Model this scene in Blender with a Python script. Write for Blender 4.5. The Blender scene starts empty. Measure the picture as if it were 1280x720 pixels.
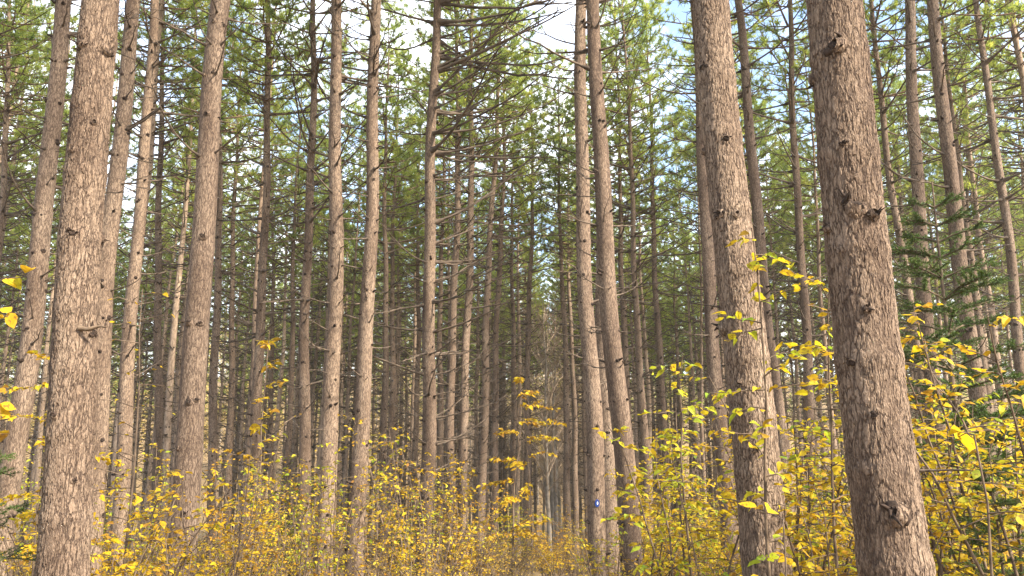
import bpy, math
import numpy as np
from mathutils import Vector

S = bpy.context.scene
COL = S.collection
RAD = math.radians
rng = np.random.default_rng(11)

# ----------------------------------------------------------------- camera
CAM_H, PITCH, FPX = 1.6, RAD(11.0), 955.0
cd = bpy.data.cameras.new('camera')
cam = bpy.data.objects.new('camera', cd); COL.objects.link(cam)
cam.location = (0, 0, CAM_H)
cam.rotation_euler = (math.pi/2 + PITCH, 0, 0)
cd.sensor_width = 36.0
cd.lens = 36.0*FPX/1280
cd.clip_start, cd.clip_end = 0.05, 2000
S.camera = cam

def at(px, py, Y):
    """world point seen at photo pixel (px,py) at forward distance Y"""
    u, v = (px-640)/FPX, (360-py)/FPX
    d = np.array([u, math.cos(PITCH)-v*math.sin(PITCH), math.sin(PITCH)+v*math.cos(PITCH)])
    return np.array([0, 0, CAM_H]) + d*(Y/d[1])

def px_of(p):
    x, y, z = p[0], p[1], p[2]-CAM_H
    dep = y*math.cos(PITCH)+z*math.sin(PITCH)
    return 640+FPX*x/dep, 360-FPX*(-y*math.sin(PITCH)+z*math.cos(PITCH))/dep

# ----------------------------------------------------------------- terrain
def gz(x, y):
    x = np.asarray(x, float); y = np.asarray(y, float)
    t = np.clip(y-4, 0, None)
    z = -0.125*np.minimum(t, 62)
    z = z + 0.9*np.clip(np.minimum(t, 12), 0, None)*0
    up = np.clip((y-72)/75, 0, 1)
    z = z + 20*(3*up**2-2*up**3)
    z = z + 0.012*np.clip(np.abs(x-2)-4, 0, 30)*np.clip(t/10, 0, 1)
    z = z + 0.10*np.sin(x*0.55+1.0)*np.sin(y*0.43) + 0.05*np.sin(x*1.7+y*0.9)
    return z

# ----------------------------------------------------------------- mesh helpers
class MB:
    def __init__(self): self.v=[]; self.f3=[]; self.f4=[]; self.m3=[]; self.m4=[]; self.n=0
    def add(self, v, f, mat=0):
        v=np.asarray(v,float).reshape(-1,3); f=np.asarray(f,int)
        if f.size==0: return
        self.v.append(v)
        if f.shape[1]==3: self.f3.append(f+self.n); self.m3.append(np.full(len(f),mat))
        else: self.f4.append(f+self.n); self.m4.append(np.full(len(f),mat))
        self.n+=len(v)
    def mesh(self, name, mats, smooth=False):
        me=bpy.data.meshes.new(name)
        V=np.concatenate(self.v)
        F3=np.concatenate(self.f3) if self.f3 else np.zeros((0,3),int)
        F4=np.concatenate(self.f4) if self.f4 else np.zeros((0,4),int)
        M=np.concatenate(self.m3+self.m4)
        loops=np.concatenate([F3.ravel(),F4.ravel()])
        tot=np.concatenate([np.full(len(F3),3),np.full(len(F4),4)])
        st=np.concatenate([[0],np.cumsum(tot)[:-1]])
        me.vertices.add(len(V)); me.vertices.foreach_set('co',V.astype(np.float32).ravel())
        me.loops.add(len(loops)); me.loops.foreach_set('vertex_index',loops.astype(np.int32))
        me.polygons.add(len(tot)); me.polygons.foreach_set('loop_start',st.astype(np.int32)); me.polygons.foreach_set('loop_total',tot.astype(np.int32))
        me.polygons.foreach_set('material_index',M.astype(np.int32))
        me.polygons.foreach_set('use_smooth',np.full(len(tot),bool(smooth)))
        me.update(calc_edges=True)
        for m in mats: me.materials.append(m)
        return me

def tube(mb, P, R, n=5, mat=0, cap=False):
    P=np.asarray(P,float); R=np.asarray(R,float)
    T=np.gradient(P,axis=0); T/= (np.linalg.norm(T,axis=1,keepdims=True)+1e-9)
    ref=np.array([0,0,1.]) if abs(T[0,2])<0.8 else np.array([1.,0,0])
    U=np.cross(T,ref); U/= (np.linalg.norm(U,axis=1,keepdims=True)+1e-9); W=np.cross(T,U)
    a=np.arange(n)*2*np.pi/n
    V=P[:,None]+R[:,None,None]*(np.cos(a)[None,:,None]*U[:,None]+np.sin(a)[None,:,None]*W[:,None])
    k=len(P); i=np.arange(k-1)[:,None]*n; j=np.arange(n)[None]; j2=(j+1)%n
    F=np.stack([i+j,i+j2,i+n+j2,i+n+j],-1).reshape(-1,4)
    mb.add(V.reshape(-1,3),F,mat)
    if cap:
        mb.add(np.vstack([V[-1],P[-1]]),[[q,(q+1)%n,n] for q in range(n)],mat)

def unit(v): return v/(np.linalg.norm(v,axis=-1,keepdims=True)+1e-9)

LEAF_T=np.array([.22,.48,.76]); LEAF_W=np.array([.25,.32,.20])
LEAF=np.array([[0,0,0]]+[p for t,w in zip(LEAF_T,LEAF_W) for p in ([-w,t-.02,.05*w/.3],[0,t,0],[w,t-.02,.05*w/.3])]+[[0,1,-.02]])
def leaves(mb, P, A, N, size, mat=0, wide=1.0):
    """cupped, curled and slightly twisted leaf blades, 11 points each"""
    P=np.asarray(P,float); A=unit(np.asarray(A,float)); N=np.asarray(N,float)
    N=unit(N-A*np.sum(N*A,1,keepdims=True)); B=np.cross(A,N); size=np.asarray(size,float)[:,None,None]
    n=len(P); cup=rng.uniform(-1.5,4.5,(n,1,1)); curl=rng.uniform(-.5,.12,(n,1,1)); tw=rng.normal(0,.25,(n,1,1)); wd=wide*rng.uniform(.75,1.25,(n,1,1)); bend=rng.normal(0,.09,(n,1,1))
    L=LEAF[None]; t=L[:,:,1:2]
    z=L[:,:,2:3]*cup+curl*t**2+tw*L[:,:,0:1]*t+rng.normal(0,.022,(n,11,1))
    x=L[:,:,0:1]*wd+bend*t**2
    V=P[:,None]+size*(x*B[:,None]+t*A[:,None]+z*N[:,None])
    b=np.arange(n)[:,None]*11; base=mb.n
    Q=np.concatenate([b+np.array([[i,i+3,i+4,i+1]]) for i in (1,2,4,5)])
    T=np.concatenate([b+np.array([[0,1,2]]),b+np.array([[0,2,3]]),b+np.array([[7,10,8]]),b+np.array([[8,10,9]])])
    mb.add(V.reshape(-1,3),Q,mat); mb.f3.append(T+base); mb.m3.append(np.full(len(T),mat))

def blades(mb, P, D, length, width, mat=0):
    P=np.asarray(P,float); D=unit(np.asarray(D,float)); n=len(P)
    R=unit(rng.normal(size=(n,3))); B=unit(np.cross(D,R))
    length=np.broadcast_to(length,(n,))[:,None]; width=np.broadcast_to(width,(n,))[:,None]
    V=np.stack([P-B*width*.5,P+B*width*.5,P+D*length],1)
    F=np.arange(n)[:,None]*3+np.arange(3)[None]
    mb.add(V.reshape(-1,3),F,mat)

# ----------------------------------------------------------------- materials
def newmat(name):
    m=bpy.data.materials.new(name); m.use_nodes=True
    nt=m.node_tree; nt.nodes.clear()
    out=nt.nodes.new('ShaderNodeOutputMaterial')
    return m,nt,out
def N(nt,t,**kw):
    n=nt.nodes.new(t)
    for k,v in kw.items():
        if k in n.inputs: n.inputs[k].default_value=v
        else: setattr(n,k,v)
    return n
def ramp(nt, stops, interp='LINEAR'):
    r=nt.nodes.new('ShaderNodeValToRGB'); cr=r.color_ramp; cr.interpolation=interp
    while len(cr.elements)<len(stops): cr.elements.new(.5)
    for e,(p,c) in zip(cr.elements,stops): e.position=p; e.color=(*c,1) if len(c)==3 else c
    return r
def mth(nt,op,a,b=None,clamp=False):
    n=nt.nodes.new('ShaderNodeMath'); n.operation=op; n.use_clamp=clamp
    for i,x in enumerate((a,b)):
        if x is None: continue
        if isinstance(x,(int,float)): n.inputs[i].default_value=x
        else: nt.links.new(x,n.inputs[i])
    return n.outputs[0]
def mixc(nt,fac,a,b,mode='MIX'):
    n=nt.nodes.new('ShaderNodeMix'); n.data_type='RGBA'; n.blend_type=mode
    for i,x in ((0,fac),(6,a),(7,b)):
        if isinstance(x,(int,float)): n.inputs[i].default_value=x
        elif isinstance(x,tuple): n.inputs[i].default_value=(*x,1)
        else: nt.links.new(x,n.inputs[i])
    return n.outputs[2]

def bark(name, disp=0.0, tone=1.0):
    m,nt,out=newmat(name); L=nt.links.new
    tc=N(nt,'ShaderNodeTexCoord'); oi=N(nt,'ShaderNodeObjectInfo')
    add=N(nt,'ShaderNodeVectorMath',operation='ADD')
    off=mth(nt,'MULTIPLY',oi.outputs['Random'],40.0)
    cx=N(nt,'ShaderNodeCombineXYZ'); L(off,cx.inputs[0]); L(off,cx.inputs[2])
    L(tc.outputs['Object'],add.inputs[0]); L(cx.outputs[0],add.inputs[1])
    def scaled(v):
        n=N(nt,'ShaderNodeVectorMath',operation='MULTIPLY'); n.inputs[1].default_value=v; L(add.outputs[0],n.inputs[0]); return n.outputs[0]
    def warped(src,scale,amp,base):
        nz=N(nt,'ShaderNodeTexNoise',Scale=scale,Detail=3.0,Roughness=.6); L(src,nz.inputs['Vector'])
        sub=N(nt,'ShaderNodeVectorMath',operation='SUBTRACT'); L(nz.outputs['Color'],sub.inputs[0]); sub.inputs[1].default_value=(.5,.5,.5)
        sc=N(nt,'ShaderNodeVectorMath',operation='SCALE'); L(sub.outputs[0],sc.inputs[0]); sc.inputs['Scale'].default_value=amp
        w=N(nt,'ShaderNodeVectorMath',operation='ADD'); L(base,w.inputs[0]); L(sc.outputs[0],w.inputs[1]); return w.outputs[0]
    tall=scaled((1,1,.22)); mid=scaled((1,1,.5))
    w1=warped(tall,24.0,.075,tall); w2=warped(mid,40.0,.05,mid)
    ve=N(nt,'ShaderNodeTexVoronoi',feature='DISTANCE_TO_EDGE',Scale=40.0); L(w1,ve.inputs['Vector'])
    vf=N(nt,'ShaderNodeTexVoronoi',feature='F1',Scale=78.0); L(w2,vf.inputs['Vector'])
    fn=N(nt,'ShaderNodeTexNoise',Scale=120.0,Detail=4.0,Roughness=.7); L(mid,fn.inputs['Vector'])
    big=N(nt,'ShaderNodeTexNoise',Scale=5.0,Detail=3.0); L(tall,big.inputs['Vector'])
    gap=N(nt,'ShaderNodeTexNoise',Scale=13.0,Detail=2.0); L(mid,gap.inputs['Vector'])
    crk=ramp(nt,[(0.0,(0,0,0)),(.06,(.42,)*3),(.17,(1,1,1))]); L(ve.outputs['Distance'],crk.inputs[0])
    gm=ramp(nt,[(.30,(.6,)*3),(.52,(0,0,0))]); L(gap.outputs['Fac'],gm.inputs[0])
    crack=mth(nt,'MAXIMUM',crk.outputs[0],gm.outputs[0])
    sp=N(nt,'ShaderNodeSeparateColor'); L(vf.outputs['Color'],sp.inputs[0])
    t=mth(nt,'ADD',mth(nt,'MULTIPLY',sp.outputs[0],.20),mth(nt,'MULTIPLY',fn.outputs['Fac'],.80))
    t=mth(nt,'ADD',t,mth(nt,'ADD',mth(nt,'MULTIPLY',mth(nt,'SUBTRACT',big.outputs['Fac'],.5),1.0),mth(nt,'MULTIPLY',mth(nt,'SUBTRACT',oi.outputs['Random'],.5),.2)))
    t=mth(nt,'SUBTRACT',t,mth(nt,'MULTIPLY',vf.outputs['Distance'],.22))
    k=tone
    pc=ramp(nt,[(.08,(.080*k,.053*k,.038*k)),(.32,(.165*k,.116*k,.084*k)),(.55,(.235*k,.172*k,.127*k)),(.88,(.37*k,.285*k,.212*k))]); L(t,pc.inputs[0])
    col=mixc(nt,crack,(.050*k,.033*k,.026*k),pc.outputs[0])
    h=mth(nt,'ADD',mth(nt,'MULTIPLY',crack,.5),mth(nt,'MULTIPLY',mth(nt,'SUBTRACT',1.0,vf.outputs['Distance']),.25))
    h=mth(nt,'ADD',h,mth(nt,'MULTIPLY',sp.outputs[1],.22))
    h=mth(nt,'ADD',h,mth(nt,'MULTIPLY',fn.outputs['Fac'],.18))
    bs=N(nt,'ShaderNodeBsdfPrincipled',Roughness=.92); bs.inputs['Specular IOR Level'].default_value=.14
    L(col,bs.inputs['Base Color'])
    bp=N(nt,'ShaderNodeBump',Strength=.55 if disp==0 else .32,Distance=.010); L(h,bp.inputs['Height']); L(bp.outputs[0],bs.inputs['Normal'])
    L(bs.outputs[0],out.inputs['Surface'])
    if disp>0:
        d=N(nt,'ShaderNodeDisplacement',Midlevel=.75,Scale=disp); L(h,d.inputs['Height']); L(d.outputs[0],out.inputs['Displacement'])
        m.displacement_method='BOTH'
    return m

def bark_plain(name, tone=1.0):
    """plain pine bark, lightened by tone, for stems too far off for single flakes"""
    m,nt,out=newmat(name); L=nt.links.new
    tc=N(nt,'ShaderNodeTexCoord'); oi=N(nt,'ShaderNodeObjectInfo')
    mp=N(nt,'ShaderNodeVectorMath',operation='MULTIPLY'); mp.inputs[1].default_value=(1,1,.35); L(tc.outputs['Object'],mp.inputs[0])
    n1=N(nt,'ShaderNodeTexNoise',Scale=22.0,Detail=4.0,Roughness=.7); n1.noise_dimensions='4D'
    L(mp.outputs[0],n1.inputs['Vector']); L(mth(nt,'MULTIPLY',oi.outputs['Random'],40.0),n1.inputs['W'])
    k=tone; f=mth(nt,'ADD',n1.outputs['Fac'],mth(nt,'MULTIPLY',mth(nt,'SUBTRACT',oi.outputs['Random'],.5),.14))
    r=ramp(nt,[(.30,(.075*k,.052*k,.039*k)),(.5,(.195*k,.142*k,.106*k)),(.7,(.32*k,.245*k,.185*k))]); L(f,r.inputs[0])
    bs=N(nt,'ShaderNodeBsdfDiffuse'); L(r.outputs[0],bs.inputs['Color']); L(bs.outputs[0],out.inputs['Surface']); return m

def woodmat(name, c0, c1, scale=18):
    m,nt,out=newmat(name); L=nt.links.new
    tc=N(nt,'ShaderNodeTexCoord'); nz=N(nt,'ShaderNodeTexNoise',Scale=float(scale),Detail=3.0); L(tc.outputs['Object'],nz.inputs['Vector'])
    r=ramp(nt,[(.35,c0),(.68,c1)]); L(nz.outputs['Fac'],r.inputs[0])
    bs=N(nt,'ShaderNodeBsdfPrincipled',Roughness=.9); bs.inputs['Specular IOR Level'].default_value=.15
    L(r.outputs[0],bs.inputs['Base Color']); L(bs.outputs[0],out.inputs['Surface']); return m

def leafmat(name, stops, trans=.45, clump=0.0, spec=.2, rough=.55, glow=1.0, spots=False):
    """random colour per leaf from a ramp, plus clump-scale drift"""
    m,nt,out=newmat(name); L=nt.links.new
    g=N(nt,'ShaderNodeNewGeometry'); tc=N(nt,'ShaderNodeTexCoord'); oi=N(nt,'ShaderNodeObjectInfo')
    f=g.outputs['Random Per Island']
    if clump>0:
        nz=N(nt,'ShaderNodeTexNoise',Scale=1.6,Detail=2.0)
        nz.noise_dimensions='4D'; L(tc.outputs['Object'],nz.inputs['Vector']); L(mth(nt,'MULTIPLY',oi.outputs['Random'],30.0),nz.inputs['W'])
        d=mth(nt,'MULTIPLY',mth(nt,'SUBTRACT',nz.outputs['Fac'],.5),3.0)
        f=mth(nt,'ADD',mth(nt,'MULTIPLY',f,1-clump),mth(nt,'MULTIPLY',mth(nt,'ADD',d,.5,True),clump),True)
    r=ramp(nt,stops); L(f,r.inputs[0])
    bs=N(nt,'ShaderNodeBsdfPrincipled',Roughness=rough); bs.inputs['Specular IOR Level'].default_value=spec
    leafcol=r.outputs[0]
    if spots:
        sn=N(nt,'ShaderNodeTexNoise',Scale=55.0,Detail=2.0); L(tc.outputs['Object'],sn.inputs['Vector'])
        sr=ramp(nt,[(.56,(0,0,0)),(.66,(.8,)*3)]); L(sn.outputs['Fac'],sr.inputs[0]); leafcol=mixc(nt,sr.outputs[0],leafcol,(.17,.085,.025))
    L(leafcol,bs.inputs['Base Color'])
    tr=N(nt,'ShaderNodeBsdfTranslucent'); L(mixc(nt,1.0,leafcol,(glow,glow,glow*.8),'MULTIPLY'),tr.inputs['Color'])
    mx=N(nt,'ShaderNodeMixShader'); mx.inputs[0].default_value=trans
    L(bs.outputs[0],mx.inputs[1]); L(tr.outputs[0],mx.inputs[2]); L(mx.outputs[0],out.inputs['Surface'])
    return m

M_bark_near=bark('pine_bark_close',disp=.013,tone=.94)
M_bark=bark('pine_bark',tone=.94)
M_bark_far=bark_plain('pine_bark_distant',1.1)  # toned above the close bark: extra light put into the far trunks' colour
M_stub=woodmat('dead_knot_wood',(.016,.011,.009),(.05,.033,.025),40)
M_dead=woodmat('dead_pine_wood',(.035,.026,.020),(.13,.098,.075),9)
M_limb=woodmat('live_pine_limb',(.08,.05,.035),(.17,.11,.075),9)
M_needle=leafmat('pine_needles',[(0,(.045,.075,.022)),(.3,(.12,.165,.035)),(.62,(.25,.29,.06)),(.9,(.39,.38,.10)),(1,(.36,.25,.09))],.6,.6,.25,.5,1.6)
M_spruce=leafmat('spruce_needles',[(0,(.028,.055,.012)),(.6,(.055,.10,.018)),(1,(.11,.15,.03))],.25,.3)
M_yellow=leafmat('yellow_leaves',[(0,(.16,.085,.025)),(.15,(.34,.185,.018)),(.45,(.55,.35,.015)),(.72,(.56,.42,.022)),(.9,(.36,.36,.03)),(1,(.15,.25,.03))],.5,.35,spots=True)
M_green=leafmat('green_gold_leaves',[(0,(.26,.15,.02)),(.2,(.50,.34,.018)),(.45,(.54,.43,.025)),(.7,(.33,.37,.03)),(1,(.14,.26,.03))],.5,.35,spots=True)
M_orange=leafmat('orange_leaves',[(0,(.15,.075,.025)),(.3,(.38,.18,.018)),(.7,(.54,.31,.016)),(1,(.56,.40,.025))],.5,.35,spots=True)
M_brush=leafmat('faded_brush_leaves',[(0,(.12,.075,.03)),(.35,(.28,.17,.035)),(.7,(.46,.32,.03)),(1,(.52,.43,.05))],.45,.4)
M_stem=woodmat('shrub_stem',(.06,.042,.03),(.16,.115,.08),14)
M_pale=woodmat('pale_bare_wood',(.17,.14,.115),(.33,.285,.24),5)
M_hilltwig=woodmat('bare_twigs',(.22,.16,.115),(.38,.29,.21),3)

# ground: leaf litter
m,nt,out=newmat('leaf_litter'); L=nt.links.new
tc=N(nt,'ShaderNodeTexCoord')
v=N(nt,'ShaderNodeTexVoronoi',Scale=16.0); L(tc.outputs['Object'],v.inputs['Vector'])
n1=N(nt,'ShaderNodeTexNoise',Scale=.8,Detail=6.0); L(tc.outputs['Object'],n1.inputs['Vector'])
n2=N(nt,'ShaderNodeTexNoise',Scale=30.0,Detail=5.0); L(tc.outputs['Object'],n2.inputs['Vector'])
sc_=N(nt,'ShaderNodeSeparateColor'); L(v.outputs['Color'],sc_.inputs[0])
f=mth(nt,'ADD',mth(nt,'MULTIPLY',sc_.outputs[0],.5),mth(nt,'ADD',mth(nt,'MULTIPLY',n1.outputs['Fac'],.35),mth(nt,'MULTIPLY',n2.outputs['Fac'],.3)))
r=ramp(nt,[(.2,(.06,.038,.022)),(.5,(.14,.09,.045)),(.75,(.23,.15,.055)),(.95,(.36,.25,.06))]); L(f,r.inputs[0])
bs=N(nt,'ShaderNodeBsdfPrincipled',Roughness=.95); L(r.outputs[0],bs.inputs['Base Color'])
bp=N(nt,'ShaderNodeBump',Strength=.6,Distance=.03); L(f,bp.inputs['Height']); L(bp.outputs[0],bs.inputs['Normal']); L(bs.outputs[0],out.inputs['Surface'])
M_litter=m

# ----------------------------------------------------------------- object helpers
def link(name, data, parent=None, **props):
    o=bpy.data.objects.new(name,data); COL.objects.link(o)
    if parent is not None: o.parent=parent
    for k,v in props.items(): o[k]=v
    return o
def thing(name, label, cat, loc, rotz=0., group=None, scale=1.):
    o=bpy.data.objects.new(name,None); COL.objects.link(o); o.empty_display_size=.2
    o.location=loc; o.rotation_euler=(0,0,rotz); o.scale=(scale,)*3
    o['label']=label; o['category']=cat
    if group: o['group']=group
    return o
def copy_tree(src, kids, loc, rotz=0., scale=None, label=None, group=None):
    r=src.copy(); COL.objects.link(r); r.location=loc; r.rotation_euler=(0,0,rotz)
    if scale is not None: r.scale=scale
    if label: r['label']=label
    if group: r['group']=group
    for k in kids:
        c=k.copy(); COL.objects.link(c); c.parent=r
    return r

# ----------------------------------------------------------------- ground
xs=np.concatenate([np.linspace(-420,-60,19),np.linspace(-57,57,115),np.linspace(60,420,19)])
ys=np.concatenate([np.linspace(-120,-6,16),np.linspace(-5,90,120),np.linspace(93,220,44),np.linspace(230,600,20)])
X,Yg=np.meshgrid(xs,ys); Z=gz(X,Yg)
V=np.stack([X,Yg,Z],-1).reshape(-1,3); nx=len(xs)
ii,jj=np.meshgrid(np.arange(len(ys)-1),np.arange(nx-1),indexing='ij'); b=(ii*nx+jj).ravel()
mb=MB(); mb.add(V,np.stack([b,b+1,b+nx+1,b+nx],-1))
link('ground',mb.mesh('ground',[M_litter],True),kind='structure')

# ----------------------------------------------------------------- pine building blocks
CROWN_BASE, TREE_H = 12.3, 20.5

def branch_path(length, rise, k=6, wig=.05, droop=0.0):
    """local: leaves along +X, up is +Z"""
    t=np.linspace(0,1,k)
    p=np.stack([t*length,np.cumsum(rng.normal(0,wig,k))*length*.35*t,length*(rise*t*.55+droop*t**2)+np.cumsum(rng.normal(0,wig,k))*length*.3*t],-1)
    return p
def dead_branch_mesh(i):
    mb=MB(); r0=rng.uniform(.013,.019)
    rise=rng.uniform(-.15,.55); P=branch_path(1.,rise,8,.06,rng.uniform(.0,.55))
    tube(mb,P,np.linspace(r0,r0*.32,8),5)
    tube(mb,[[-.03,0,-.0],[.03,0,.006],[.08,P[1,1]*.5,P[1,2]*.5]],[r0*2.0,r0*1.6,r0],6)
    for q in range(rng.integers(2,6)):
        s=rng.uniform(.3,.95); j=int(s*7); fr=s*7-j
        p0=P[j]*(1-fr)+P[min(j+1,7)]*fr
        d=unit(np.array([rng.uniform(.5,1.),rng.choice([-1,1])*rng.uniform(.3,.9),rng.uniform(-.15,.55)]))
        ln=rng.uniform(.12,.42)*(1.15-s)
        t=np.linspace(0,1,4)[:,None]
        pp=p0+d*ln*t+np.array([0,0,1])*ln*.25*t**2+rng.normal(0,.012,(4,3))*t
        tube(mb,pp,np.linspace(r0*.45,r0*.2,4),4)
    return mb.mesh('dead_branch',[M_dead],True)
BR=[dead_branch_mesh(i) for i in range(22)]

def short_branch_mesh(i):
    mb=MB(); P=branch_path(1.,rng.uniform(-.2,.5),4,.06)
    tube(mb,P,[.055,.035,.03,.024],6,cap=True)
    return mb.mesh('broken_branch',[M_dead],True)
SB=[short_branch_mesh(i) for i in range(6)]

def crown_mesh(i, with_dead=False, lo=0, dens=1.0):
    """crown on an upright stem along +Z with base at ground level; needle tufts on limbs; live limbs from CROWN_BASE, with_dead adds dead branches below"""
    mb=MB(); P0=[];D0=[]
    z=CROWN_BASE+rng.uniform(-.4,.4)
    while z<TREE_H-.2:
        f=(z-CROWN_BASE)/(TREE_H-CROWN_BASE)
        reach=(1.95*(1-f)**.75*(.55+.45*min(1,f*4))+.25)
        nb=rng.integers(4,7)
        a0=rng.uniform(0,6.28)
        for q in range(nb):
            a=a0+q*6.283/nb+rng.uniform(-.35,.35); ln=reach*rng.uniform(.65,1.2)
            ca,sa=math.cos(a),math.sin(a); R=np.array([[ca,-sa,0],[sa,ca,0],[0,0,1]])
            P=branch_path(ln,rng.uniform(-.05,.35)+f*.5,7,.06,rng.uniform(.1,.45))
            P=P@R.T+np.array([0,0,z]); rr=.011+.010*ln
            tube(mb,P,np.linspace(rr,rr*.3,7),4,0)
            for s in np.linspace(.34,1.,int(4+ln*3)):
                j=min(int(s*6),5); fr=s*6-j; p=P[j]*(1-fr)+P[j+1]*fr
                ax=unit(P[j+1]-P[j]); sd=rng.normal(0,1,3); sd[2]=abs(sd[2])*.5+.15
                d=unit(ax*.7+unit(sd)*.9); l2=rng.uniform(.12,.42)*(1.25-s*.7) if s<.98 else .05
                e=p+d*l2
                if f<.12 and rng.random()<.45: 
                    tube(mb,[p,(p+e)/2+rng.normal(0,.01,3),e],[rr*.4,rr*.3,rr*.18],3,0); continue
                tube(mb,[p,(p+e)/2+rng.normal(0,.01,3),e],[rr*.4,rr*.3,rr*.2],3,0)
                P0.append(e); D0.append(unit(d+np.array([0,0,.5])))
                if rng.random()<.6*dens: P0.append((p+e)/2+rng.normal(0,.05,3)); D0.append(unit(d+rng.normal(0,.5,3)+np.array([0,0,.4])))
        z+=rng.uniform(.38,.6)
    P0=np.array(P0);D0=np.array(D0); nn=18
    n=len(P0); P=np.repeat(P0,nn,0); D=np.repeat(D0,nn,0)
    dirs=unit(D*.62+unit(rng.normal(size=(n*nn,3)))*.9)
    st=P-np.repeat(D0,nn,0)*rng.uniform(0,.12,(n*nn,1))
    blades(mb,st,dirs,rng.uniform(.12,.21,n*nn),rng.uniform(.016,.027,n*nn),1)
    if with_dead:
        zz=2.0+rng.uniform(0,.5)
        while zz<CROWN_BASE+.3:
            g=zz/CROWN_BASE
            for q in range(rng.integers(4,8)):
                a=rng.uniform(0,6.283); ln=(.28+1.35*g**1.6)*rng.choice([.35,.6,.8,1.,1.3])*rng.uniform(.8,1.2)
                ca,sa=math.cos(a),math.sin(a); R=np.array([[ca,-sa,0],[sa,ca,0],[0,0,1]])
                B=branch_path(ln,rng.uniform(-.15,.6),6,.07,rng.uniform(.0,.5))@R.T+np.array([0,0,zz+rng.uniform(-.06,.06)])
                B=B+np.array([ca,sa,0])*.07
                tube(mb,B,np.linspace(.015+.008*ln,.006,6),4,2)
                for _ in range(rng.integers(1,5) if ln>.5 else 0):
                    j=rng.integers(2,6); d=unit(unit(B[j]-B[j-1])+rng.normal(0,.6,3)); l2=rng.uniform(.15,.45)*ln*.7
                    tube(mb,[B[j],B[j]+d*l2*.5+[0,0,.01],B[j]+d*l2+[0,0,.05]],[.008,.006,.005],3,2)
            zz+=rng.uniform(.32,.55)
    return mb.mesh('pine_crown',[M_limb,M_needle,M_dead])
CR=[crown_mesh(i) for i in range(5)]
CRD=[crown_mesh(i+20,True) for i in range(7)]

def radius_at(h, r0, H=TREE_H):
    return r0*(np.clip((H-h)/H,0,1)**.72)*.985+.004+.22*r0*np.exp(-np.clip(h,0,None)/.45)

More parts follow.
